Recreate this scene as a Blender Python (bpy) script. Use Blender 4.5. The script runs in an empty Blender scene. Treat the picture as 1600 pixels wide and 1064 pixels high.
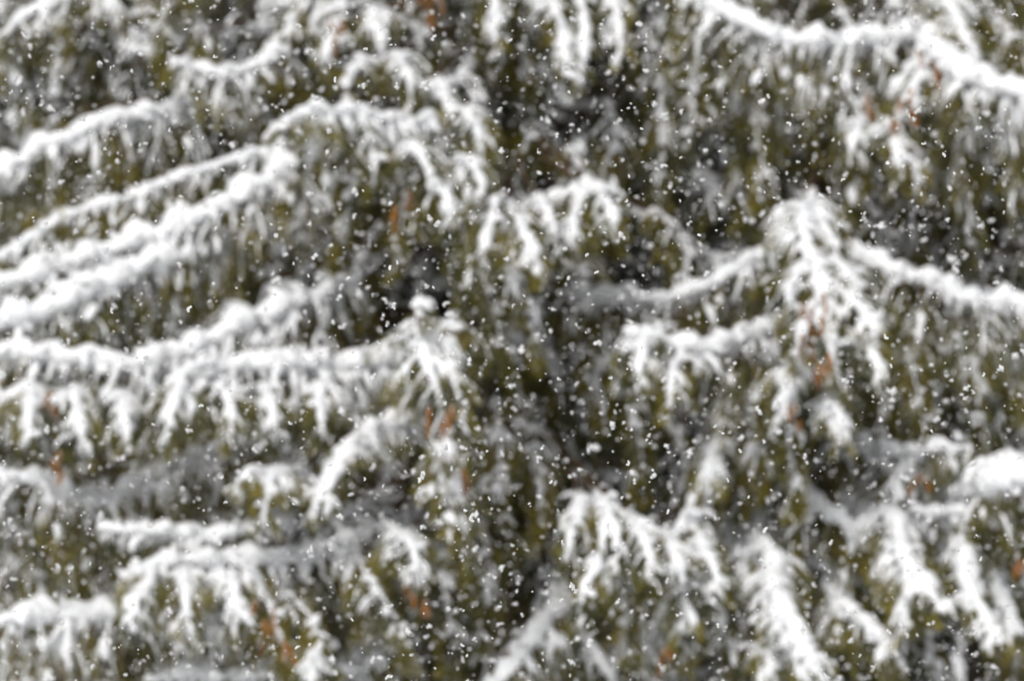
import bpy, math, random
import numpy as np
from mathutils import Vector

# ---------------------------------------------------------------- camera, sky, sun, exposure
scene = bpy.context.scene
COL = scene.collection
DEPTH, WIDTH = 20.0, 3.2            # metres to the nearest branches, frame width there
PITCH = math.radians(5.0)
CAM = np.array([0.0, 0.0, 7.0])
HALF = WIDTH / 2 / DEPTH

cam_data = bpy.data.cameras.new("camera")
cam = bpy.data.objects.new("camera", cam_data)
COL.objects.link(cam)
cam.location = CAM
cam.rotation_euler = (math.pi / 2 - PITCH, 0, 0)
cam_data.sensor_width = 36.0
cam_data.lens = 36.0 / (2 * HALF)
cam_data.clip_end = 2000.0
cam_data.dof.use_dof = True
cam_data.dof.focus_distance = 12.0
cam_data.dof.aperture_fstop = cam_data.lens / 42.0
cam_data.dof.aperture_blades = 0
scene.camera = cam

SUN_EL, SUN_AZ = math.radians(47), math.radians(200)
world = bpy.data.worlds.new("World")
scene.world = world
world.use_nodes = True
wn = world.node_tree
bg = wn.nodes["Background"]
sky = wn.nodes.new("ShaderNodeTexSky")
sky.sky_type = 'NISHITA'
sky.sun_disc = False
sky.sun_elevation = SUN_EL
sky.sun_rotation = SUN_AZ
sky.dust_density = 4.0
hs = wn.nodes.new("ShaderNodeHueSaturation")     # cloud cover: the blue is washed out of the sky
hs.inputs["Saturation"].default_value = 0.12
wn.links.new(sky.outputs[0], hs.inputs["Color"])
wn.links.new(hs.outputs[0], bg.inputs["Color"])
bg.inputs["Strength"].default_value = 0.075

sun_data = bpy.data.lights.new("sun", 'SUN')
sun = bpy.data.objects.new("sun", sun_data)
COL.objects.link(sun)
sun_data.energy = 1.5
sun_data.angle = math.radians(25)
sun_data.color = (1.0, 0.97, 0.93)
sd = Vector((math.sin(SUN_AZ) * math.cos(SUN_EL), math.cos(SUN_AZ) * math.cos(SUN_EL), math.sin(SUN_EL)))
sun.rotation_euler = sd.to_track_quat('Z', 'Y').to_euler()
sun.location = (0, 0, 30)

scene.view_settings.view_transform = 'Standard'
scene.view_settings.look = 'None'
scene.view_settings.gamma = 1.0
scene.view_settings.exposure = 0.46
scene.render.engine = 'CYCLES'
scene.cycles.max_bounces = 3
scene.cycles.diffuse_bounces = 2

# ---------------------------------------------------------------- helpers
rng = np.random.default_rng(11)
UP = np.array([0.0, 0.0, 1.0])
FWD = np.array([0.0, math.cos(PITCH), -math.sin(PITCH)])
CUP = np.array([0.0, math.sin(PITCH), math.cos(PITCH)])
RIGHT = np.array([1.0, 0.0, 0.0])


def at(px, py, Y):
    """photograph pixel (1600 x 1064) at world depth Y -> point"""
    d = FWD + RIGHT * ((px - 800) / 800 * HALF) + CUP * ((532 - py) / 800 * HALF)
    return CAM + d * (Y / d[1])


def unit(v):
    return v / np.maximum(np.linalg.norm(v, axis=-1, keepdims=True), 1e-9)


_W = rng.normal(size=(7, 3))
_W = _W / np.linalg.norm(_W, axis=1, keepdims=True)
_PH = rng.uniform(0, 6.28, 7)


def wob(p, scale):
    """smooth pseudo noise about -1..1 at points p, feature size = scale metres"""
    k = 6.283 / scale
    s = 0
    for i in range(7):
        s = s + np.sin((p @ _W[i]) * k * (0.6 + 0.16 * i) + _PH[i])
    return s / 3.2


class Geo:
    def __init__(self):
        self.v, self.f, self.n = [], [], 0

    def add(self, verts, faces):
        self.v.append(verts.reshape(-1, 3))
        self.f.append(faces.reshape(-1, 3) + self.n)
        self.n += self.v[-1].shape[0]

    def mesh(self, name, mat, origin=(0, 0, 0), smooth=True):
        me = bpy.data.meshes.new(name)
        if self.n:
            v = np.concatenate(self.v) - np.asarray(origin)
            f = np.concatenate(self.f).astype(np.int32)
            me.vertices.add(len(v))
            me.vertices.foreach_set("co", v.astype(np.float32).ravel())
            me.loops.add(f.size)
            me.loops.foreach_set("vertex_index", f.ravel())
            me.polygons.add(len(f))
            me.polygons.foreach_set("loop_start", np.arange(0, f.size, 3, dtype=np.int32))
            me.polygons.foreach_set("loop_total", np.full(len(f), 3, dtype=np.int32))
            me.polygons.foreach_set("use_smooth", np.full(len(f), smooth))
            me.update(calc_edges=True)
        me.materials.append(mat)
        return me


def link(name, me, parent=None):
    o = bpy.data.objects.new(name, me)
    COL.objects.link(o)
    o.parent = parent
    return o


def tangents(P):
    T = np.empty_like(P)
    T[..., 1:-1, :] = P[..., 2:, :] - P[..., :-2, :]
    T[..., 0, :] = P[..., 1, :] - P[..., 0, :]
    T[..., -1, :] = P[..., -1, :] - P[..., -2, :]
    return unit(T)


def tubes(geo, P, RW, RH, sides, lift=0.0, jitter=0.0):
    """closed tubes along P (N,K,3); half width RW, half height RH (N,K); lift moves them up by lift*RH"""
    N, K, _ = P.shape
    if N == 0:
        return
    T = tangents(P)
    side = np.cross(T, UP)
    bad = np.linalg.norm(side, axis=-1) < 0.05
    side[bad] = RIGHT
    side = unit(side)
    nrm = unit(np.cross(side, T))
    C = P + (UP * 0.6 + nrm * 0.4) * (RH * lift)[..., None]
    a = np.linspace(0, 2 * np.pi, sides, endpoint=False)
    ca, sa = np.cos(a), np.sin(a)
    V = (C[:, :, None, :] + side[:, :, None, :] * (RW[:, :, None] * ca)[..., None]
         + nrm[:, :, None, :] * (RH[:, :, None] * sa)[..., None])
    if jitter:
        V = V + rng.normal(size=V.shape) * (jitter * RH)[:, :, None, None]
    e0 = C[:, 0] - T[:, 0] * RH[:, 0:1] * 0.6
    e1 = C[:, -1] + T[:, -1] * RH[:, -1:] * 0.8
    V = np.concatenate([V.reshape(N, K * sides, 3), e0[:, None], e1[:, None]], axis=1)
    f = []
    for k in range(K - 1):
        for s in range(sides):
            s2 = (s + 1) % sides
            A, B, Cc, D = k * sides + s, k * sides + s2, (k + 1) * sides + s2, (k + 1) * sides + s
            f += [(A, D, B), (B, D, Cc)]
    for s in range(sides):
        s2 = (s + 1) % sides
        f.append((K * sides, s, s2))
        f.append((K * sides + 1, (K - 1) * sides + s2, (K - 1) * sides + s))
    f = np.array(f)
    F = f[None] + (np.arange(N) * (K * sides + 2))[:, None, None]
    geo.add(V, F)


def needles(geo, P, n, length, width):
    """n single-blade needles round every shoot of P (N,K,3)"""
    N, K, _ = P.shape
    if N == 0:
        return
    t = rng.uniform(0.02, 0.99, (N, n)) * (K - 1)
    i = np.minimum(t.astype(int), K - 2)
    fr = (t - i)[..., None]
    idx = np.arange(N)[:, None]
    p = P[idx, i] * (1 - fr) + P[idx, i + 1] * fr
    T = unit(P[idx, i + 1] - P[idx, i])
    r = rng.normal(size=(N, n, 3))
    r = unit(r - (r * T).sum(-1, keepdims=True) * T)
    d = unit(T * 0.75 + r * 0.85 - UP * 0.12)
    L = length * rng.uniform(0.7, 1.25, (N, n, 1))
    s = unit(np.cross(d, rng.normal(size=(N, n, 3)))) * width * 0.5
    V = np.stack([p - s, p + s, p + d * L], axis=2)
    geo.add(V, np.arange(N * n * 3).reshape(-1, 3))


def grow(P0, D0, L, grav, K, wig=0.12):
    """shoots that start at P0 along D0, length L, bending down by grav"""
    N = len(P0)
    P = np.empty((N, K, 3))
    P[:, 0] = P0
    d = unit(D0)
    step = (L / (K - 1))[:, None]
    for k in range(1, K):
        d = unit(d + rng.normal(size=(N, 3)) * wig - UP * (grav[:, None] / (K - 1)))
        P[:, k] = P[:, k - 1] + d * step
    return P


def spline(pts, step):
    pts = [np.asarray(p, float) for p in pts]
    ext = [2 * pts[0] - pts[1]] + pts + [2 * pts[-1] - pts[-2]]
    out = []
    for i in range(1, len(ext) - 2):
        p0, p1, p2, p3 = ext[i - 1:i + 3]
        for t in np.linspace(0, 1, 16, endpoint=False):
            out.append(0.5 * (2 * p1 + (p2 - p0) * t + (2 * p0 - 5 * p1 + 4 * p2 - p3) * t * t
                              + (3 * p1 - p0 - 3 * p2 + p3) * t ** 3))
    out.append(pts[-1])
    out = np.array(out)
    s = np.concatenate([[0], np.cumsum(np.linalg.norm(np.diff(out, axis=0), axis=1))])
    n = max(4, int(s[-1] / step) + 1)
    q = np.linspace(0, s[-1], n)
    return np.stack([np.interp(q, s, out[:, j]) for j in range(3)], axis=1), s[-1]


# ---------------------------------------------------------------- materials
def new_mat(name):
    m = bpy.data.materials.new(name)
    m.use_nodes = True
    nt = m.node_tree
    return m, nt, nt.nodes["Principled BSDF"]


def noise_node(nt, scale, detail=3.0):
    g = nt.nodes.new("ShaderNodeNewGeometry")
    n = nt.nodes.new("ShaderNodeTexNoise")
    n.inputs["Scale"].default_value = scale
    n.inputs["Detail"].default_value = detail
    nt.links.new(g.outputs["Position"], n.inputs["Vector"])
    return g, n


def ramp_node(nt, src, stops):
    r = nt.nodes.new("ShaderNodeValToRGB")
    while len(r.color_ramp.elements) < len(stops):
        r.color_ramp.elements.new(0.5)
    for e, (pos, c) in zip(r.color_ramp.elements, stops):
        e.position = pos
        e.color = (*c, 1)
    nt.links.new(src, r.inputs["Fac"])
    return r


def snow_material():
    m, nt, b = new_mat("snow")
    g, n = noise_node(nt, 30.0, 1.0)
    r = ramp_node(nt, n.outputs["Fac"], [(0.3, (0.80, 0.82, 0.85)), (0.7, (0.90, 0.905, 0.91))])
    nt.links.new(r.outputs["Color"], b.inputs["Base Color"])
    b.inputs["Roughness"].default_value = 0.7
    b.inputs["Specular IOR Level"].default_value = 0.25
    return m


def needle_material(name, stops, frost):
    m, nt, b = new_mat(name)
    g, n = noise_node(nt, 6.0, 1.5)
    r = ramp_node(nt, n.outputs["Fac"], stops)
    # rime and caught flakes in patches on the needles
    n2 = nt.nodes.new("ShaderNodeTexNoise")
    n2.inputs["Scale"].default_value = 38.0
    n2.inputs["Detail"].default_value = 0.0
    nt.links.new(g.outputs["Position"], n2.inputs["Vector"])
    mr = nt.nodes.new("ShaderNodeMapRange")
    mr.inputs["From Min"].default_value = 0.52
    mr.inputs["From Max"].default_value = 0.70
    mr.inputs["To Max"].default_value = frost
    nt.links.new(n2.outputs["Fac"], mr.inputs["Value"])
    mx = nt.nodes.new("ShaderNodeMix")
    mx.data_type = 'RGBA'
    nt.links.new(mr.outputs[0], mx.inputs["Factor"])
    nt.links.new(r.outputs["Color"], mx.inputs["A"])
    mx.inputs["B"].default_value = (0.75, 0.76, 0.78, 1)
    nt.links.new(mx.outputs["Result"], b.inputs["Base Color"])
    b.inputs["Roughness"].default_value = 0.55
    b.inputs["Specular IOR Level"].default_value = 0.3
    return m


def bark_material(name, c0, c1):
    m, nt, b = new_mat(name)
    g, n = noise_node(nt, 24.0, 2.0)
    r = ramp_node(nt, n.outputs["Fac"], [(0.3, c0), (0.7, c1)])
    nt.links.new(r.outputs["Color"], b.inputs["Base Color"])
    b.inputs["Roughness"].default_value = 0.85
    return m


SNOW = snow_material()
NEEDLE = needle_material("spruce_needles", [(0.30, (0.028, 0.031, 0.012)), (0.43, (0.084, 0.082, 0.019)),
                                            (0.53, (0.155, 0.138, 0.023)), (0.66, (0.24, 0.195, 0.027))], 0.12)
NEEDLE_DARK = needle_material("shade_painted_spruce_needles", [(0.3, (0.018, 0.022, 0.011)), (0.7, (0.055, 0.055, 0.016))], 0.1)  # under-canopy shade painted into the needle colour, for inner and rear limbs
RUST = needle_material("rusty_needles", [(0.3, (0.13, 0.055, 0.015)), (0.7, (0.36, 0.15, 0.024))], 0.2)
BARK = bark_material("spruce_bark", (0.06, 0.045, 0.035), (0.14, 0.10, 0.075))
TWIG = bark_material("young_twig_bark", (0.05, 0.035, 0.018), (0.11, 0.065, 0.028))


def flake_material():
    m, nt, b = new_mat("snowflake_ice")
    g, n = noise_node(nt, 400.0, 1.0)
    r = ramp_node(nt, n.outputs["Fac"], [(0.3, (0.88, 0.89, 0.90)), (0.7, (0.95, 0.95, 0.95))])
    nt.links.new(r.outputs["Color"], b.inputs["Base Color"])
    b.inputs["Roughness"].default_value = 0.5
    tr = nt.nodes.new("ShaderNodeBsdfTranslucent")
    tr.inputs["Color"].default_value = (0.95, 0.95, 0.95, 1)
    mix = nt.nodes.new("ShaderNodeMixShader")
    mix.inputs[0].default_value = 0.45
    out = nt.nodes["Material Output"]
    nt.links.new(b.outputs[0], mix.inputs[1])
    nt.links.new(tr.outputs[0], mix.inputs[2])
    nt.links.new(mix.outputs[0], out.inputs["Surface"])
    return m


FLAKE = flake_material()

# ---------------------------------------------------------------- ground
def build_ground():
    n = 90
    u = np.linspace(-1, 1, n)
    c = np.sign(u) * (np.abs(u) ** 2.2) * 240
    X, Y = np.meshgrid(c, c, indexing='ij')
    P = np.stack([X, Y + 20, np.zeros_like(X)], axis=-1)
    P[..., 2] = 0.10 * wob(P * np.array([1, 1, 0]), 9.0) + 0.04 * wob(P * np.array([1, 1, 0]), 2.5) - 0.1
    i = np.arange(n * n).reshape(n, n)
    a, b, cc, d = i[:-1, :-1].ravel(), i[1:, :-1].ravel(), i[1:, 1:].ravel(), i[:-1, 1:].ravel()
    f = np.concatenate([np.stack([a, b, cc], 1), np.stack([a, cc, d], 1)])
    g = Geo()
    g.add(P, f)
    o = link("ground", g.mesh("ground", SNOW))
    o["kind"] = "structure"


build_ground()


# ---------------------------------------------------------------- spruce branches
def interp_rows(P, t):
    """P (N,K,3), t (N,M) in 0..1 -> points and tangents (N,M,3)"""
    N, K, _ = P.shape
    x = np.clip(t, 0, 0.9999) * (K - 1)
    i = np.minimum(x.astype(int), K - 2)
    fr = (x - i)[..., None]
    idx = np.arange(N)[:, None]
    a, b = P[idx, i], P[idx, i + 1]
    return a * (1 - fr) + b * fr, unit(b - a)


def twig_snow(geo, P, amt, w, sides, patch, hang=0.15):
    """snow caught along shoots: wide where the shoot lies flat, thin and broken where it hangs; amt (N,K)"""
    T = tangents(P)
    flat = 1 - T[..., 2] ** 2
    lump = 1 + 0.45 * wob(P, 0.05)
    a = np.clip(amt + patch * wob(P, 0.16), 0, 1.25)
    R = w * (hang + (1 - hang) * flat) * lump * a
    keep = R.max(axis=1) > 0.48 * w
    R = np.maximum(R, 0.0008)
    R[:, 0] *= 0.75
    R[:, -1] *= 0.6
    if keep.any():
        tubes(geo, P[keep], R[keep], R[keep] * 0.85, sides, lift=0.75, jitter=0.13)


def make_branch_geo(axis, length, o):
    """axis (M,3) from trunk to tip. o: options. -> wood, foliage, snow"""
    wood, fol, snow = Geo(), Geo(), Geo()
    M = len(axis)
    s = np.linspace(0, 1, M)
    r0 = o.get('wood', 0.013)
    rad = (r0 * (1 - 0.75 * s))[None]
    tubes(wood, axis[None], rad, rad, 6)
    T = tangents(axis)
    start = o.get('start', 0.0)          # fraction of the axis that is bare wood near the trunk
    fan = o['kind'] == 'fan'
    # snow lying along the limb
    w = o.get('ridge', 0.032)
    if w > 0:
        m = s >= start * 0.9
        A = axis[m]
        ss = np.linspace(0, 1, len(A))
        env = np.clip(ss / (0.12 if fan else 0.30), 0.15, 1) * np.clip((1 - ss) / 0.10, 0.4, 1)
        lump = 1 + 0.36 * wob(A, 0.13) + 0.24 * wob(A + 3.3, 0.05)
        if fan:
            w = w * 0.75
        RW = np.maximum(w * env * lump, 0.25 * w)[None]
        RH = np.maximum(w * 0.8 * env * (1 + 0.42 * wob(A + 7.7, 0.10)), 0.25 * w)[None]
        tubes(snow, A[None], RW, RH, 10, lift=0.6, jitter=0.15)
        # crumbs and small lumps that break the outline of the ridge
        nl = int(length * (1 - start) / (0.03 if fan else 0.012))
        j = rng.integers(2, len(A) - 2, nl)
        d = unit(rng.normal(size=(nl, 3)) * np.array([1, 1, 0.5]))
        pos = A[j] + np.cross(T[m][j], UP) * rng.uniform(-1.1, 1.1, (nl, 1)) * w + UP * rng.uniform(-0.3, 1.2, (nl, 1)) * w
        LP = grow(pos, d, rng.uniform(0.02, 0.05, nl), np.full(nl, 0.8), 4, 0.2)
        lr = np.array([0.5, 1.0, 0.9, 0.4])[None] * rng.uniform(0.005, 0.017, (nl, 1))
        tubes(snow, LP, lr, lr * 0.85, 5, lift=0.0, jitter=0.15)
    # first-order twigs
    sp = o.get('spacing', 0.036 if fan else 0.024)
    span = length * (1 - start)
    N1 = max(6, int(span / sp))
    q = start + (1 - start) * (np.arange(N1) + rng.uniform(0.1, 0.9, N1)) / N1
    x = q * (M - 1)
    i = np.minimum(x.astype(int), M - 2)
    fr = (x - i)[:, None]
    P0 = axis[i] * (1 - fr) + axis[i + 1] * fr
    tan = T[i]
    side = unit(np.cross(tan, UP) + 1e-4)
    sg = np.where(np.arange(N1) % 2 == 0, 1.0, -1.0)[:, None]
    rel = (q - start) / (1 - start)
    Lc = o.get('drop', 0.30)
    if fan:
        prof = 0.35 + 0.65 * np.clip((1 - rel) / 0.75, 0, 1) ** 0.8
        prof = prof * np.clip(o.get('head', 0.55) + rel / 0.3, 0, 1)
        L = Lc * prof * rng.uniform(0.75, 1.2, N1)
        op = o.get('open', 1.0)
        D0 = side * sg * rng.uniform(0.7, 1.15, (N1, 1)) * op + tan * rng.uniform(0.35, 0.9, (N1, 1)) + UP * rng.uniform(-.1, .3, (N1, 1))
        grav = o.get('grav', 1.1) * rng.uniform(0.6, 1.3, N1)
    else:
        prof = np.clip(0.5 + rel / 0.25, 0, 1) * np.clip(0.35 + (1 - rel) / 0.3, 0, 1)
        L = Lc * prof * rng.uniform(0.5, 1.35, N1)
        D0 = side * sg * rng.uniform(0.35, 1.0, (N1, 1)) + tan * rng.uniform(0.1, 0.8, (N1, 1)) + UP * rng.uniform(-.3, .4, (N1, 1))
        grav = o.get('grav', 3.6) * rng.uniform(0.7, 1.3, N1)
    K1 = 8
    P1 = grow(P0, D0, L, grav, K1, 0.10)
    tubes(wood, P1, *(np.linspace(0.0042, 0.0018, K1)[None].repeat(N1, 0),) * 2, 3)
    dens = o.get('dens', 1.0)
    nl, nw = o.get('needle', (0.022, 0.0036))
    needles(fol, P1, int(48 * dens), nl, nw)
    snowy = o.get('snowy', 0.8)
    u1 = np.linspace(0, 1, K1)[None]
    if fan:
        amt1 = snowy * (1.10 - 0.85 * u1) * np.ones((N1, 1))
    else:
        amt1 = snowy * (1.25 - o.get('fade', 1.75) * u1) * rng.uniform(0.7, 1.2, (N1, 1))
    amt1 = amt1 * np.clip(0.35 + rel / (0.2 if fan else 0.35), 0, 1)[:, None]     # less snow reaches the inner part
    tw = o.get('tw', 0.0118)
    patch = o.get('patch', 0.5)
    twig_snow(snow, P1, amt1, tw * 1.15, 5, patch * (0.6 if fan else 1))
    # side shoots
    n2 = o.get('n2', 8)
    t2 = (np.arange(n2)[None] + rng.uniform(0.0, 1.0, (N1, n2))) / n2 * 0.9 + 0.1
    B2, T2 = interp_rows(P1, t2)
    s2 = np.cross(T2, UP)
    s2 = unit(np.where(np.linalg.norm(s2, axis=-1, keepdims=True) < 0.3, unit(rng.normal(size=s2.shape) * np.array([1, 1, 0])), s2))
    alt = np.where(np.arange(n2) % 2 == 0, 1.0, -1.0)[None, :, None]
    D2 = s2 * alt * rng.uniform(0.5, 1.0, (N1, n2, 1)) + T2 * rng.uniform(0.6, 1.0, (N1, n2, 1)) + rng.normal(size=T2.shape) * 0.2
    L2 = (0.38 * L[:, None] * (1.1 - 0.7 * t2) + 0.025) * rng.uniform(0.7, 1.3, (N1, n2))
    L2 = np.minimum(L2, 0.14)
    K2 = 5
    P2 = grow(B2.reshape(-1, 3), D2.reshape(-1, 3), L2.ravel(), np.full(N1 * n2, 0.9 if fan else 1.6), K2, 0.08)
    needles(fol, P2, int(18 * dens), nl, nw)
    amt_at = amt1[np.arange(N1)[:, None], (t2 * (K1 - 1)).astype(int)]
    amt_at = np.maximum(amt_at, o.get('floor', 0.36) * snowy)
    amt2 = (amt_at * (rng.uniform(-0.35 if fan else -0.6, 1.2, (N1, n2)).clip(0))).reshape(-1, 1) * np.ones((1, K2))
    twig_snow(snow, P2, amt2, tw * 0.88, 5, patch * 1.3, 0.40)
    # pads of snow lodged on the outer twigs
    npad = int(N1 * o.get('pads', 0.35 if fan else 0.9) * snowy)
    if npad:
        j = rng.integers(0, N1, npad)
        tp = rng.beta(1.2, 2.6, (npad, 1))
        bp, bt = interp_rows(P1[j], tp)
        d = unit(unit(D0[j]) * 0.9 + bt[:, 0] * 0.5 + rng.normal(size=(npad, 3)) * 0.35)
        PP = grow(bp[:, 0] - d * 0.02, d, rng.uniform(0.035, 0.085, npad), np.full(npad, 1.2), 5, 0.1)
        env = np.array([0.55, 0.95, 1.0, 0.85, 0.45])[None] * rng.uniform(0.007, 0.019, (npad, 1)) * (1.1 - 0.4 * tp)
        tubes(snow, PP, env, env * 0.8, 7, lift=0.5, jitter=0.14)
    return wood, fol, snow


trees = {}


def tree(key, px, Y, top, label):
    p = at(px, 532, Y)
    e = bpy.data.objects.new("spruce_tree", None)
    COL.objects.link(e)
    e.location = (p[0], p[1], 0)
    e["label"] = label
    e["category"] = "spruce tree"
    e["group"] = "snow-laden spruces"
    base = np.array([p[0], p[1], -0.15])
    z = np.linspace(0, 1, 28)[:, None]
    ax = base + np.array([0, 0, top]) * z + np.array([0.05, 0.03, 0]) * np.sin(z * 5 + px)
    r = (0.15 * (1 - 0.82 * z[:, 0]) * (1 + 0.05 * wob(ax, 0.4)) + 0.05 * np.exp(-z[:, 0] * 25))[None]
    g = Geo()
    # tubes() needs a side vector for a vertical axis: tilt handled inside
    tubes(g, ax[None], r, r, 14)
    link("trunk", g.mesh("trunk", BARK, (p[0], p[1], 0)), e)
    trees[key] = dict(e=e, x=p[0], y=p[1], top=top)
    return e


def add_branch(t, geos, needle_mat=None, label=None):
    tr = trees[t]
    org = (tr['x'], tr['y'], 0)
    wood, fol, snow = geos
    b = link("branch", wood.mesh("branch", TWIG, org), tr['e'])
    link("needles", fol.mesh("needles", needle_mat or NEEDLE, org, False), b)
    if snow.n:
        link("snow", snow.mesh("snow", SNOW, org), b)
    if label:
        b["label"] = label
    return b


def limb(t, kind, pts, **o):
    """a limb of tree t through photograph points (px, py, depth)"""
    tr = trees[t]
    fwd = (pts[0][1] - 430) * 0.0015
    P = [at(x, y, Y - fwd) for x, y, Y in pts]
    first = P[0]
    visible = sum(np.linalg.norm(P[i + 1] - P[i]) for i in range(len(P) - 1))
    if o.get('join', True):
        a = np.array([tr['x'], tr['y'], first[2] + o.get('rise', 0.10)])
        gap = np.linalg.norm(first - a)
        mid = a * 0.5 + first * 0.5 + UP * 0.03
        P = [a, mid] + P
        axis, length = spline(P, 0.016)
        o['start'] = min(0.85, gap / length * o.get('bare', 0.85))
    else:
        axis, length = spline(P, 0.016)
    axis = axis + np.stack([wob(axis, 0.3), wob(axis + 5, 0.35), wob(axis + 9, 0.28)], 1) * 0.008
    o['kind'] = kind
    return add_branch(t, make_branch_geo(axis, length, o), label=o.get('label'))


tree('mid', 790, 21.6, 10.5, "snow-laden spruce filling the middle and left of the view")
tree('east', 1285, 21.9, 9.8, "snow-laden spruce with wide drooping limbs on the right")

# limbs of the middle spruce that reach left
limb('mid', 'ridge', [(560, 200, 20.6), (455, 228, 20.2), (380, 246, 20.15), (230, 300, 20.1), (120, 336, 20.05), (0, 402, 20.0), (-120, 440, 20.0)], ridge=0.020, drop=0.13, snowy=0.9)
limb('mid', 'ridge', [(640, 215, 20.3), (500, 245, 20.0), (390, 305, 19.9), (300, 350, 19.8), (160, 400, 19.8), (0, 450, 19.7), (-120, 480, 19.7)], ridge=0.044, drop=0.26, snowy=1.0)
limb('mid', 'ridge', [(420, 370, 20.4), (230, 422, 19.9), (120, 470, 19.7), (0, 508, 19.6), (-110, 530, 19.6)], ridge=0.044, drop=0.16, snowy=1.0, fade=1.2)
limb('mid', 'ridge', [(515, 455, 20.3), (430, 493, 20.1), (310, 545, 19.9), (195, 574, 19.75), (60, 562, 19.7), (0, 556, 19.7), (-100, 575, 19.7)], ridge=0.042, drop=0.30, snowy=1.15, fade=1.0, pads=1.2)
limb('mid', 'ridge', [(640, 560, 20.2), (540, 570, 19.9), (440, 580, 19.7), (340, 580, 19.6), (265, 600, 19.5)], ridge=0.040, drop=0.26, snowy=1.05, fade=1.2, pads=1.0)
limb('mid', 'ridge', [(300, 720, 20.5), (250, 742, 20.3), (195, 772, 20.1), (140, 780, 20.0), (60, 756, 19.9), (0, 746, 19.9), (-100, 750, 19.9)], ridge=0.030, drop=0.34, snowy=0.7)
limb('mid', 'ridge', [(560, 800, 20.4), (480, 822, 20.0), (400, 832, 19.8), (300, 838, 19.7), (210, 833, 19.6), (152, 826, 19.6)], ridge=0.030, drop=0.14, snowy=1.0)
limb('mid', 'ridge', [(610, 835, 20.4), (550, 852, 20.0), (450, 874, 19.8), (330, 880, 19.6), (250, 880, 19.5), (195, 905, 19.4)], ridge=0.032, drop=0.32, snowy=0.9, fade=1.4)
limb('mid', 'ridge', [(420, 930, 21.0), (270, 962, 20.4), (200, 958, 20.2), (100, 966, 20.1), (0, 972, 20.0), (-100, 985, 20.0)], ridge=0.036, drop=0.34, snowy=0.85)
limb('mid', 'ridge', [(560, 1040, 20.6), (420, 1058, 20.1), (320, 1052, 20.0), (230, 1062, 19.9)], ridge=0.030, drop=0.3, snowy=0.8)
limb('mid', 'ridge', [(420, 150, 20.8), (300, 180, 20.6), (170, 192, 20.2), (100, 222, 20.1), (0, 268, 20.0), (-100, 300, 20.0)], ridge=0.036, drop=0.24, snowy=0.85)
limb('mid', 'ridge', [(480, 60, 20.8), (410, 98, 20.4), (345, 116, 20.3), (265, 92, 20.3)], ridge=0.026, drop=0.14, snowy=0.8)
limb('mid', 'fan', [(300, -60, 20.8), (150, -20, 20.4), (60, 20, 20.3), (0, 60, 20.3)], ridge=0.034, drop=0.26, snowy=0.9)

# limbs of the middle spruce that come towards the camera
limb('mid', 'fan', [(740, 190, 20.2), (640, 196, 19.8), (540, 180, 19.5), (465, 178, 19.3), (443, 205, 19.2)], ridge=0.036, drop=0.22, snowy=1.0, grav=2.2)
limb('mid', 'fan', [(820, 330, 20.6), (870, 315, 20.1), (915, 296, 19.8), (960, 298, 19.6)], ridge=0.028, drop=0.16, snowy=1.0, grav=2.4)
limb('mid', 'fan', [(760, 400, 20.2), (790, 408, 19.8), (815, 420, 19.6)], ridge=0.024, drop=0.16, snowy=0.6, grav=3.0)
limb('mid', 'fan', [(655, 474, 19.25), (660, 520, 19.1), (668, 580, 19.0), (690, 650, 18.95), (712, 720, 18.95), (722, 800, 19.0)], join=False, ridge=0.022, drop=0.20, snowy=1.0, start=0.02, head=0.35, open=1.25, grav=0.9, spacing=0.034)
limb('mid', 'fan', [(640, 660, 20.2), (585, 672, 19.8), (540, 712, 19.5), (505, 770, 19.3), (490, 810, 19.3)], ridge=0.040, drop=0.14, snowy=0.9)
limb('mid', 'fan', [(500, 760, 20.2), (450, 745, 19.7), (400, 738, 19.4), (388, 745, 19.3)], ridge=0.026, drop=0.15, snowy=1.0, grav=2.0)
limb('mid', 'fan', [(560, 800, 20.4), (610, 828, 19.8), (640, 842, 19.6), (668, 868, 19.5)], ridge=0.022, drop=0.22, snowy=0.6, grav=3.0)
limb('mid', 'ridge', [(880, 930, 20.8), (860, 962, 20.3), (815, 1020, 20.0), (770, 1068, 19.9), (740, 1110, 19.9)], ridge=0.028, drop=0.16, snowy=0.8)
limb('mid', 'ridge', [(875, 965, 20.9), (920, 1010, 20.6), (960, 1075, 20.5)], ridge=0.016, drop=0.14, snowy=0.6)
for x0, y0, x1, y1 in ((850, -30, 885, 120), (900, -50, 905, 125), (950, -40, 968, 90), (765, -30, 770, 60)):
    limb('mid', 'fan', [(x0 - 20, y0 - 40, 20.8), (x0, y0, 20.3), ((x0 + x1) / 2 + 8, (y0 + y1) / 2, 20.0), (x1, y1, 19.9)], ridge=0.020, drop=0.12, snowy=0.85)
limb('mid', 'ridge', [(960, 205, 21.2), (1040, 250, 20.9), (1100, 282, 20.8), (1138, 315, 20.7)], ridge=0.028, drop=0.22, snowy=0.75)
limb('mid', 'ridge', [(420, 20, 21.2), (470, 10, 20.8), (540, 20, 20.5)], ridge=0.028, drop=0.22, snowy=0.8)

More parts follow.
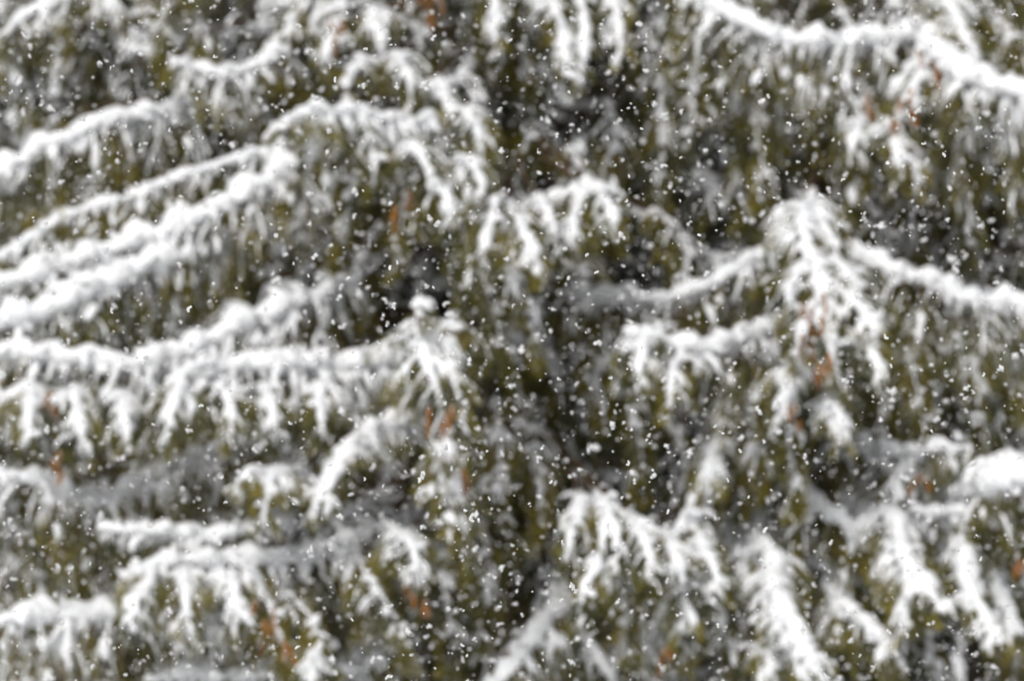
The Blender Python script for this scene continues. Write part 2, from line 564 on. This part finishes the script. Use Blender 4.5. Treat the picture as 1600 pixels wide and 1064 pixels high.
# limbs of the right-hand spruce
limb('east', 'ridge', [(1480, -20, 20.6), (1448, 36, 20.2), (1380, 66, 20.0), (1300, 73, 19.9), (1220, 62, 19.9), (1130, 18, 20.0), (1060, -10, 20.2)], ridge=0.040, drop=0.34, snowy=0.85)
limb('east', 'ridge', [(1440, 60, 20.2), (1500, 116, 19.7), (1550, 136, 19.5), (1610, 158, 19.4), (1700, 190, 19.4)], ridge=0.040, drop=0.30, snowy=0.85)
limb('east', 'fan', [(1470, -60, 20.4), (1480, 0, 20.0), (1500, 50, 19.8), (1525, 90, 19.7)], ridge=0.026, drop=0.16, snowy=0.95)
limb('east', 'fan', [(1440, 60, 20.2), (1420, 130, 19.8), (1400, 190, 19.6), (1430, 260, 19.6)], ridge=0.012, drop=0.18, snowy=0.6, grav=2.6)
limb('east', 'ridge', [(1240, 378, 20.4), (1160, 416, 20.2), (1100, 452, 20.1), (1040, 472, 20.1), (960, 467, 20.2), (890, 460, 20.4)], ridge=0.030, drop=0.26, snowy=0.75)
limb('east', 'ridge', [(1290, 392, 20.3), (1350, 408, 20.1), (1430, 434, 20.0), (1500, 466, 19.9), (1610, 488, 19.8), (1720, 510, 19.8)], ridge=0.036, drop=0.34, snowy=0.75)
limb('east', 'ridge', [(1290, 494, 20.2), (1230, 505, 20.0), (1170, 530, 19.8), (1110, 552, 19.6), (1040, 546, 19.5), (982, 524, 19.4)], ridge=0.034, drop=0.24, snowy=0.85, grav=3.0)
limb('east', 'fan', [(1262, 322, 20.0), (1255, 335, 19.6), (1268, 400, 19.3), (1290, 470, 19.1), (1305, 545, 19.0), (1312, 600, 19.0)], ridge=0.024, drop=0.17, snowy=0.95, grav=1.6, open=1.1)
limb('east', 'fan', [(1290, 560, 20.2), (1240, 590, 19.8), (1236, 620, 19.6), (1232, 690, 19.5)], ridge=0.020, drop=0.16, snowy=0.7, grav=2.4)
limb('east', 'fan', [(1300, 590, 20.2), (1300, 622, 19.7), (1310, 650, 19.6)], ridge=0.016, drop=0.15, snowy=0.8, grav=2.5)
limb('east', 'ridge', [(1300, 650, 20.6), (1345, 698, 20.2), (1420, 714, 20.0), (1480, 704, 19.9), (1515, 698, 19.9)], ridge=0.028, drop=0.26, snowy=0.75)
limb('east', 'ridge', [(1380, 770, 20.6), (1440, 790, 20.3), (1510, 780, 20.1), (1560, 758, 20.0), (1625, 750, 20.0)], ridge=0.040, drop=0.24, snowy=0.7)
limb('east', 'ridge', [(1390, 790, 20.2), (1440, 800, 20.0), (1515, 806, 19.9), (1600, 840, 19.9)], ridge=0.024, drop=0.14, snowy=0.8)
limb('east', 'fan', [(1385, 795, 20.1), (1402, 830, 19.8), (1420, 880, 19.6), (1445, 920, 19.4), (1475, 955, 19.3)], ridge=0.040, drop=0.17, snowy=0.95, spacing=0.036)
limb('east', 'fan', [(1490, 820, 20.2), (1508, 880, 19.8), (1525, 940, 19.6), (1562, 1008, 19.5)], ridge=0.036, drop=0.13, snowy=0.85, spacing=0.036)
limb('east', 'ridge', [(1225, 715, 20.4), (1275, 790, 20.0), (1320, 820, 19.9), (1375, 872, 19.8)], ridge=0.026, drop=0.16, snowy=0.7)
limb('east', 'fan', [(1180, 820, 20.4), (1205, 880, 19.9), (1225, 960, 19.5), (1275, 1040, 19.3), (1310, 1090, 19.3)], ridge=0.036, drop=0.17, snowy=0.95, spacing=0.036)
limb('east', 'ridge', [(1310, 940, 20.2), (1345, 965, 19.9), (1380, 1000, 19.8), (1410, 1050, 19.8)], ridge=0.022, drop=0.14, snowy=0.75)
limb('east', 'ridge', [(1535, 880, 20.2), (1560, 930, 20.0), (1600, 985, 19.9)], ridge=0.018, drop=0.14, snowy=0.75)
limb('east', 'ridge', [(1150, 690, 20.4), (1112, 740, 20.0), (1085, 800, 19.7), (1035, 862, 19.5)], ridge=0.030, drop=0.12, snowy=0.75)
limb('east', 'fan', [(1120, 840, 20.4), (1100, 880, 19.9), (1120, 960, 19.7), (1140, 1020, 19.7)], ridge=0.020, drop=0.18, snowy=0.8, grav=2.6)
limb('east', 'fan', [(1060, 980, 20.4), (1015, 1005, 20.0), (975, 1002, 19.8)], ridge=0.014, drop=0.12, snowy=0.7, grav=2.0)

limb('mid', 'fan', [(668, 590, 20.2), (662, 560, 19.6), (660, 540, 19.3), (656, 500, 19.2), (654, 470, 19.2)], ridge=0.016, drop=0.13, snowy=1.0, open=1.2, grav=1.6)
limb('east', 'ridge', [(1520, 775, 20.2), (1550, 765, 19.7), (1600, 757, 19.6), (1670, 755, 19.6)], ridge=0.066, drop=0.18, snowy=0.7)

def tuft(t, px, py, Y, size=1.0, dx=0, snowy=1.0, drop=0.13, grav=1.5, ridge=0.020):
    """short limb end that comes forward and dips: (px, py) is its crest"""
    k = size * 50
    limb(t, 'fan', [(px - dx * 0.7, py - 0.05 * k, Y + 0.42), (px - dx * 0.3, py - 0.15 * k, Y + 0.16), (px, py + 0.1 * k, Y),
                    (px + dx * 0.7, py + 0.7 * k, Y - 0.10 * size), (px + dx, py + 1.5 * k, Y - 0.12 * size)],
         ridge=ridge, drop=drop * size * rng.uniform(0.8, 1.25), snowy=snowy * rng.uniform(0.5, 0.95), grav=grav * rng.uniform(0.7, 1.6), rise=0.14, bare=1.0)


for a in (  # crest x, y, depth, size, lean
        ('mid', 470, 10, 20.6, 1.0, -20), ('mid', 520, 45, 20.4, 0.9, -15), ('mid', 590, 25, 20.5, 1.0, 10), ('mid', 560, 100, 20.3, 0.9, -20),
        ('mid', 630, 95, 20.2, 1.0, 15), ('mid', 690, 140, 20.0, 1.1, 25), ('mid', 735, 185, 19.8, 1.0, 20), ('mid', 770, 20, 20.4, 1.0, 10),
        ('mid', 505, 190, 19.5, 1.0, -20), ('mid', 580, 205, 19.6, 1.1, 5), ('mid', 650, 235, 19.5, 1.0, 20), ('mid', 690, 285, 19.5, 1.0, 15),
        ('mid', 740, 255, 19.6, 0.9, 20), ('mid', 770, 325, 19.4, 1.2, -15), ('mid', 815, 350, 19.4, 1.1, 25), ('mid', 850, 320, 19.7, 0.9, 20),
        ('mid', 940, 300, 19.6, 1.1, 25), ('mid', 905, 310, 19.7, 1.0, -10), ('mid', 800, 405, 19.6, 0.8, 5),
        ('mid', 905, 795, 19.5, 1.1, -20), ('mid', 950, 790, 19.4, 1.1, 15), ('mid', 1000, 825, 19.4, 1.2, 15), ('mid', 935, 880, 19.4, 1.0, -30),
        ('mid', 1045, 850, 19.5, 1.0, 20), ('east', 1100, 850, 19.7, 1.1, 25), ('east', 1075, 905, 19.6, 1.1, -10),
        ('east', 1230, 345, 19.7, 1.0, -25), ('east', 1285, 350, 19.6, 1.0, 25), ('east', 1250, 420, 19.4, 1.0, -20), ('east', 1310, 410, 19.4, 1.1, 35),
        ('east', 1335, 470, 19.3, 1.1, 35), ('east', 1270, 490, 19.3, 1.0, -20), ('east', 1340, 530, 19.3, 1.0, 40), ('east', 1235, 585, 19.5, 1.0, -10),
        ('east', 1300, 625, 19.5, 1.0, 15), ('east', 1010, 530, 19.4, 1.0, -15), ('east', 1060, 560, 19.5, 1.0, -10), ('east', 1115, 700, 19.8, 1.0, -10),
        ('east', 1210, 890, 19.9, 1.0, -15), ('east', 1215, 1000, 19.8, 1.0, -15), 
        ('east', 1420, 910, 19.7, 1.1, -15), 
        ('east', 1410, 740, 20.0, 0.9, -10), ('east', 1480, 830, 20.1, 0.9, 15),
        ('east', 1490, 20, 20.0, 1.1, 20), ('east', 1440, 110, 19.8, 0.9, -15), ('east', 1340, 190, 20.0, 1.0, -10),
        ('east', 1390, 200, 19.8, 1.1, 20), ('east', 1570, 200, 19.9, 1.0, 10), ('east', 1420, 240, 19.9, 0.9, 15),
        ('mid', 280, 610, 19.4, 1.1, -20), ('mid', 350, 610, 19.4, 1.0, 10), ('mid', 420, 620, 19.5, 1.0, 10), ('mid', 500, 610, 19.6, 1.0, 5), ('mid', 50, 610, 19.5, 1.2, -10),
        ('mid', 120, 620, 19.5, 1.2, 5), ('mid', 190, 630, 19.5, 1.1, 10), ('mid', 230, 905, 19.3, 1.1, -25), ('mid', 290, 900, 19.4, 1.1, 5), ('mid', 360, 910, 19.4, 1.0, 10),
        ('mid', 430, 745, 19.4, 1.0, -15), ('mid', 490, 1030, 19.6, 0.9, 5), ('mid', 640, 845, 19.5, 0.9, 15), ('mid', 270, 480, 20.2, 0.8, 5)):
    tuft(*a)
# green hanging sprays with little snow on them
for t, x0, y0, x1, y1, Y in (('mid', 745, 400, 790, 570, 19.5), ('mid', 800, 390, 840, 560, 19.5), ('mid', 720, 330, 735, 470, 19.4), ('mid', 700, 560, 715, 700, 19.0), ('mid', 560, 880, 640, 1020, 19.6), ('mid', 690, 740, 735, 870, 19.3),
                             ('east', 1225, 640, 1235, 790, 19.6), ('east', 1180, 660, 1160, 800, 19.9), ('east', 960, 900, 985, 1010, 19.6), ('east', 1050, 880, 1070, 1030, 19.6),
                             ('east', 1350, 180, 1335, 330, 19.9), ('mid', 460, 930, 520, 1060, 19.6), ('mid', 630, 260, 620, 400, 19.6), ('mid', 560, 260, 520, 400, 19.8),
                             ('mid', 400, 900, 440, 1040, 19.5),
                             ('mid', 800, 540, 810, 690, 20.4), ('mid', 860, 560, 880, 700, 20.5), ('mid', 930, 560, 940, 700, 20.4), ('mid', 840, 700, 830, 850, 20.3),
                             ('mid', 780, 690, 770, 830, 20.1), ('mid', 990, 620, 1000, 760, 20.4), ('mid', 760, 850, 750, 1000, 20.1), ('mid', 690, 900, 700, 1040, 20.0),
                             ('mid', 910, 420, 930, 550, 20.5), ('east', 1430, 560, 1440, 690, 20.1), ('east', 1520, 560, 1530, 680, 20.1), ('east', 1370, 580, 1390, 700, 20.2),
                             ('east', 1180, 180, 1190, 320, 20.3), ('east', 1080, 120, 1070, 260, 20.4), ('east', 1500, 260, 1510, 400, 20.2)):
    limb(t, 'fan', [(x0, y0 - 40, Y + 0.5), (x0, y0, Y + 0.1), ((x0 + x1) / 2 + 6, (y0 + y1) / 2, Y), (x1, y1, Y)], ridge=0.006, drop=0.16, snowy=0.42, grav=2.6, spacing=0.026, n2=7, dens=1.3)

# rusty shoots
def rusty(t, px, py, Y, n, size):
    tr = trees[t]
    Y = Y - (py - 470) * 0.0015 - 0.09
    n = n + 1
    P0 = at(px, py, Y) + rng.normal(size=(n, 3)) * np.array([0.028, 0.02, 0.03]) * size
    D0 = np.array([0, -0.3, -1.0]) + rng.normal(size=(n, 3)) * 0.3
    P = grow(P0, D0, np.full(n, 0.062 * size) * rng.uniform(0.6, 1.3, n), np.full(n, 0.8), 5)
    R = np.linspace(0.006, 0.0035, 5)[None]
    for i in range(n):
        w = Geo()
        tubes(w, P[i:i + 1], R, R, 5)
        needles(w, P[i:i + 1], 60, 0.017, 0.004)
        o = link("rusty_shoot", w.mesh("rusty_shoot", RUST, (tr['x'], tr['y'], 0), False), tr['e'])
        o["label"] = "rusty orange-brown dead shoot"


for a in (('east', 1275, 520, 18.95, 4, 1.0), ('east', 1262, 470, 19.05, 3, 0.8), ('east', 1285, 570, 18.9, 3, 0.8), ('mid', 690, 645, 18.85, 5, 0.9),
          ('mid', 725, 745, 18.9, 2, 0.7), ('mid', 672, -5, 19.9, 5, 0.8), ('mid', 632, 318, 19.4, 3, 0.8), ('east', 1448, 95, 19.5, 3, 0.9),
          ('east', 1425, 155, 19.5, 3, 0.8), ('mid', 655, 925, 19.4, 3, 0.7), ('mid', 78, 635, 19.3, 2, 0.7), ('mid', 410, 960, 19.2, 3, 0.8),
          ('mid', 440, 990, 19.2, 2, 0.8), ('east', 1035, 1010, 19.6, 2, 0.7), ('mid', 520, 40, 20.2, 3, 0.7), ('east', 1243, 630, 19.4, 2, 0.7),
          ('east', 1432, 750, 19.8, 2, 0.6), ('east', 1590, 880, 19.8, 3, 0.7), ('mid', 100, 725, 19.4, 3, 0.6), ('mid', 655, 470, 19.05, 1, 0.5),
          ('east', 1360, 160, 19.7, 2, 0.5), ('east', 1395, 190, 19.5, 2, 0.6), ('mid', 8, 780, 20.2, 2, 0.6)):
    rusty(*a)

# ---------------------------------------------------------------- inner limbs and the spruces behind
VAR = []
for v in range(7):
    Lb = 1.25
    droop = rng.uniform(0.25, 0.45)
    pts = [np.array([x * Lb, 0.06 * math.sin(3 * x + v), -droop * x ** 1.3 + 0.10 * max(0, x - 0.65) * 3]) for x in np.linspace(0, 1, 6)]
    axis, ln = spline(pts, 0.025)
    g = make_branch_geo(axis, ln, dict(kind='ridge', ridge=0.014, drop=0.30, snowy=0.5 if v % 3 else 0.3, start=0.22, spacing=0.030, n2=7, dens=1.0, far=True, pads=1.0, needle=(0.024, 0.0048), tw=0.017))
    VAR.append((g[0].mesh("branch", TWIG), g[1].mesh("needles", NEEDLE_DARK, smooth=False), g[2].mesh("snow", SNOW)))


HANG = []
for v in range(6):
    axis, ln = spline([np.array(p) for p in ((0, 0.75, 0.12), (0.02, 0.40, 0.10), (0, 0.12, 0.05), (0.01 * v, 0.0, -0.06), (-0.02, -0.03, -0.20), (0.02 * (v - 2), -0.03, -0.42))], 0.025)
    g = make_branch_geo(axis, ln, dict(kind='fan', ridge=0.008, drop=0.17, snowy=0.46 if v % 2 else 0.30, start=0.5, spacing=0.024, n2=7, dens=1.4, grav=2.4,
                                       needle=(0.023, 0.0044), tw=0.0115, pads=0.3, floor=0.4))
    HANG.append((g[0].mesh("branch", TWIG), g[1].mesh("needles", NEEDLE, smooth=False), g[2].mesh("snow", SNOW)))


def hanging():
    for gy in np.arange(-40, 1120, 105):
        for gx in np.arange(-60, 1700, 100):
            px, py = gx + rng.uniform(-45, 45), gy + rng.uniform(-45, 45)
            t = 'mid' if px < 1030 + rng.uniform(-80, 80) else 'east'
            tr = trees[t]
            p = at(px, py, 20.95 + rng.uniform(-0.25, 0.35) - (py - 430) * 0.0008)
            v = HANG[int(rng.integers(len(HANG)))]
            b = link("branch", v[0], tr['e'])
            b.location = (p[0] - tr['x'], p[1] - tr['y'], p[2])
            b.rotation_euler = (0, 0, rng.uniform(-0.5, 0.5) + math.atan2(p[0] - tr['x'], 1.6) * 0.8)
            k = rng.uniform(0.75, 1.15)
            b.scale = (k, k, k)
            link("needles", v[1], b)
            link("snow", v[2], b)


def inner(t, z0, z1, whorl, per, lmin, lmax, az0, az1):
    tr = trees[t]
    z = z0
    while z < z1:
        for k in range(per):
            az = math.radians(az0 + (az1 - az0) * (k + rng.uniform(0.05, 0.95)) / per)
            v = VAR[int(rng.integers(len(VAR)))]
            s = rng.uniform(lmin, lmax) / 1.25
            b = link("branch", v[0], tr['e'])
            b.location = (0, 0, z + rng.uniform(-0.1, 0.1))
            b.rotation_euler = (0, 0, az)
            b.scale = (s, s * 1.05, s)
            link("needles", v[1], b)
            link("snow", v[2], b)
        z += whorl


ZC = at(800, 532, 21)[2]
inner('mid', ZC - 1.1, ZC + 2.3, 0.30, 4, 0.65, 1.0, 170, 370)
inner('east', ZC - 1.1, ZC + 2.3, 0.30, 4, 0.65, 1.0, 170, 370)
hanging()
tree('b1', 150, 23.6, 11.5, "shadowed spruce behind the sagging limbs at the far left edge")
tree('b3', 960, 24.0, 11.0, "dim spruce in the dark gap between the two large spruces")
tree('b4', 1560, 23.8, 11.8, "shadowed spruce behind the sagging limbs at the far right edge")
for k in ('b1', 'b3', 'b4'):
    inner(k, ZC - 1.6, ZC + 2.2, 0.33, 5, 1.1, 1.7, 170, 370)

# ---------------------------------------------------------------- falling snow
def flake_geo(n, seed):
    r = np.random.default_rng(seed)
    g = Geo()
    o8 = np.array([[1, 0, 0], [-1, 0, 0], [0, 1, 0], [0, -1, 0], [0, 0, 1], [0, 0, -1]], float)
    f8 = np.array([[0, 2, 4], [2, 1, 4], [1, 3, 4], [3, 0, 4], [2, 0, 5], [1, 2, 5], [3, 1, 5], [0, 3, 5]])
    c = np.zeros(3)
    for i in range(n):
        q = np.linalg.qr(r.normal(size=(3, 3)))[0]
        s = r.uniform(0.14, 0.36, 3) * np.array([1, 1, 0.6])
        g.add((o8 * s * r.uniform(0.8, 1.2, (6, 1))) @ q + c, f8)
        c = c + unit(r.normal(size=3)) * 0.24
        if i == n // 2:
            c = c * -0.4
    V = np.concatenate(g.v)
    V -= V.mean(0)
    V /= np.abs(V).max() * 2      # largest extent about 1
    return V, np.concatenate(g.f)


FG = [flake_geo(n, 40 + i) for i, n in enumerate((5, 6, 4, 7, 5, 8, 3, 4))]
FS = [flake_geo(n, 60 + i) for i, n in enumerate((2, 3, 2, 3, 3))]
FM = []
for V, F in FG:
    g = Geo()
    g.add(V, F)
    FM.append(g.mesh("snowflake", FLAKE, smooth=False))

# (x, y, size) in pixels of enlarged views of the photograph; size in photograph pixels; b = soft
Z = 2.956
SHARP = []
def zoomed(x0, y0, items):
    for it in items:
        SHARP.append((x0 + it[0] / Z, y0 + it[1] / Z, it[2], len(it) > 3))


zoomed(0, 0, [(857, 137, 8), (945, 218, 7), (588, 183, 8, 1), (1376, 115, 10), (55, 422, 7), (283, 604, 6), (957, 510, 6), (891, 328, 6), (848, 684, 5),
              (1019, 663, 6), (916, 628, 7, 1), (430, 358, 7, 1), (1492, 182, 8, 1), (1082, 266, 5), (1548, 370, 9), (643, 103, 8, 1), (545, 572, 7), (913, 585, 8, 1)])
zoomed(530, 0, [(855, 93, 6), (112, 398, 10), (628, 398, 11), (604, 703, 7), (530, 982, 10), (1006, 628, 10), (1215, 755, 6), (1340, 815, 11), (1505, 890, 8, 1),
                (435, 137, 9, 1), (165, 257, 9, 1), (110, 882, 7), (1003, 360, 6), (990, 908, 8), (36, 62, 8), (1400, 750, 8), (950, 348, 7), (524, 626, 8, 1), (1273, 145, 7, 1)])
zoomed(1060, 0, [(512, 573, 9), (1275, 803, 11), (1228, 716, 9), (968, 752, 11), (1255, 870, 12, 1), (760, 830, 8), (740, 895, 8), (400, 683, 10, 1), (1132, 665, 10),
                 (1240, 493, 9), (384, 467, 14, 1), (145, 552, 7), (1385, 1010, 10, 1), (380, 770, 5), (115, 100, 6), (1560, 70, 9), (1410, 780, 6)])
zoomed(0, 350, [(1505, 37, 9, 1), (1424, 238, 8), (873, 392, 11), (549, 330, 8), (1466, 618, 11), (1317, 638, 11), (566, 626, 8), (515, 405, 7), (705, 785, 10),
                (1066, 950, 6), (930, 838, 9), (585, 582, 10, 1), (793, 576, 8, 1), (1342, 570, 12, 1), (923, 470, 6), (228, 580, 7), (1228, 428, 8), (375, 428, 9)])
zoomed(530, 350, [(803, 377, 10), (937, 1033, 14), (252, 378, 14), (1186, 224, 10), (1143, 143, 9), (1226, 40, 8), (1565, 333, 11), (1013, 715, 12), (1096, 739, 10, 1),
                  (183, 550, 11), (768, 828, 10, 1), (1108, 478, 8, 1), (235, 202, 9), (855, 333, 7), (683, 1048, 8), (40, 252, 9), (553, 635, 8), (785, 665, 7), (268, 178, 7), (1310, 193, 9, 1)])
zoomed(1060, 350, [(65, 263, 17), (98, 52, 9), (1170, 955, 11), (240, 675, 8), (983, 655, 8), (987, 620, 7), (958, 523, 10), (410, 910, 11, 1), (204, 966, 8), (284, 1045, 9),
                   (1410, 696, 10), (658, 638, 9, 1), (1283, 212, 11, 1), (1591, 860, 8), (110, 348, 6), (330, 482, 9, 1), (1216, 532, 8, 1), (1142, 855, 8, 1)])
zoomed(0, 704, [(333, 541, 8), (320, 602, 8), (320, 563, 7), (844, 815, 9), (1374, 906, 10), (1121, 983, 11, 1), (147, 545, 6), (182, 264, 8), (786, 740, 13, 1), (565, 818, 10),
                (1498, 726, 10, 1), (202, 738, 6), (992, 377, 8, 1), (778, 147, 8, 1), (414, 72, 10, 1), (362, 668, 10, 1), (1437, 775, 6), (967, 272, 9, 1)])
zoomed(530, 704, [(380, 121, 19), (583, 277, 12), (611, 310, 13), (1030, 421, 12), (1081, 632, 18), (1242, 345, 15), (1335, 58, 13), (1448, 90, 10), (806, 475, 9, 1),
                  (705, 268, 10, 1), (575, 850, 10), (570, 898, 9), (570, 962, 12, 1), (230, 1043, 13), (140, 482, 12), (1025, 692, 10), (1518, 283, 11), (1350, 742, 8, 1),
                  (998, 150, 9, 1), (988, 63, 8, 1), (204, 160, 8), (400, 400, 6), (541, 459, 6), (895, 728, 9, 1), (1088, 390, 9)])
zoomed(1060, 704, [(227, 135, 9), (401, 365, 12), (385, 445, 11, 1), (637, 342, 9), (1075, 92, 12, 1), (1090, 148, 12), (625, 618, 10, 1), (183, 808, 9), (972, 835, 11),
                   (1238, 502, 12, 1), (655, 505, 7), (1549, 765, 10), (800, 810, 10, 1), (324, 215, 7), (1398, 497, 9), (1218, 260, 9, 1), (1057, 850, 8, 1), (990, 190, 8, 1)])
while len(SHARP) < 300:
    SHARP.append((rng.uniform(5, 1595), rng.uniform(5, 1059), float(np.exp(rng.normal(1.65, 0.25))), False))

MARKS = [("the upright snowy spray in the middle", 660, 540), ("the tall snowy tip on the right", 1285, 440),
         ("the bright arched tip low in the middle", 960, 810), ("the hooked snowy limb at upper left", 520, 200),
         ("the sagging limb at the top right", 1300, 75), ("the big rounded snow lump at the right edge", 1560, 750),
         ("the diagonal limb at the bottom edge", 815, 1020), ("the level double limb at lower left", 330, 860),
         ("the long sloping limb at middle left", 250, 370), ("the dark gap between the two large spruces", 870, 620),
         ("the two drooping tips at lower right", 1480, 920), ("the forked limb hanging at the bottom right", 1230, 960),
         ("the short bright tip left of the middle", 420, 745), ("the hanging snowy fingers at the top middle", 890, 70),
         ("the low limb at the left edge", 120, 965), ("the heavy snow fringe at the left edge", 100, 620)]
USED = {}
for idx, (px, py, sz, soft) in enumerate(SHARP):
    if sz < 7.5:
        continue
    name, mx, my = min(MARKS, key=lambda m: (m[1] - px) ** 2 + (m[2] - py) ** 2)
    dx, dy = px - mx, py - my
    where = ("right of" if dx > 0 else "left of") if abs(dx) > abs(dy) else ("below" if dy > 0 else "above")
    key = (where, name, soft)
    if key not in USED or SHARP[USED[key]][2] < sz:
        USED[key] = idx
OWN = {i: ("largest soft round snowflake %s %s" if k[2] else "largest crisp white snowflake %s %s") % k[:2] for k, i in USED.items()}
for idx, (px, py, sz, soft) in enumerate(SHARP):
    Y = rng.uniform(13.2, 14.4) if soft else rng.uniform(11.65, 12.4)
    p = at(px, py, Y)
    o = link("snowflake", FM[int(rng.integers(len(FM)))])
    o.location = p
    o.rotation_euler = rng.uniform(0, 6.28, 3)
    s = sz * Y * 2 * HALF / 1600 * (1.0 if soft else 0.98)
    o.scale = (s * rng.uniform(0.8, 1.1), s * rng.uniform(0.6, 1.0), s * rng.uniform(0.8, 1.15))
    o["category"] = "snowflake"
    o["group"] = "falling snowflakes"
    o["label"] = ("soft round out-of-focus snowflake falling before the spruces" if soft
                  else "small crisp white snowflake falling before the spruces")
    if idx in OWN:
        o["label"] = OWN[idx]


def falling_snow(n):
    # even density in the air between the camera's shelter and the trees
    Y = (rng.uniform(9.3 ** 3, 19.0 ** 3, n)) ** (1 / 3)
    px = rng.uniform(-200, 1800, n)
    py = rng.uniform(-160, 1224, n)
    size = np.clip(np.exp(rng.normal(math.log(0.0074), 0.52, n)), 0.003, 0.021)
    size = np.where((Y > 11.2) & (Y < 12.9), size * 0.5, size)
    g = Geo()
    for k, (V, F) in enumerate(FS):
        m = np.arange(n) % len(FS) == k
        c = int(m.sum())
        Q = np.linalg.qr(rng.normal(size=(c, 3, 3)))[0]
        pos = np.array([at(a, b, y) for a, b, y in zip(px[m], py[m], Y[m])])
        W = np.einsum('vj,njk->nvk', V, Q) * size[m][:, None, None] * 0.93 + pos[:, None, :]
        g.add(W, F[None] + (np.arange(c) * len(V))[:, None, None])
    o = link("falling_snow", g.mesh("falling_snow", FLAKE))
    o["kind"] = "stuff"
    o["label"] = "thick fall of tiny white snowflakes filling the air"
    o["category"] = "falling snow"


falling_snow(17000)
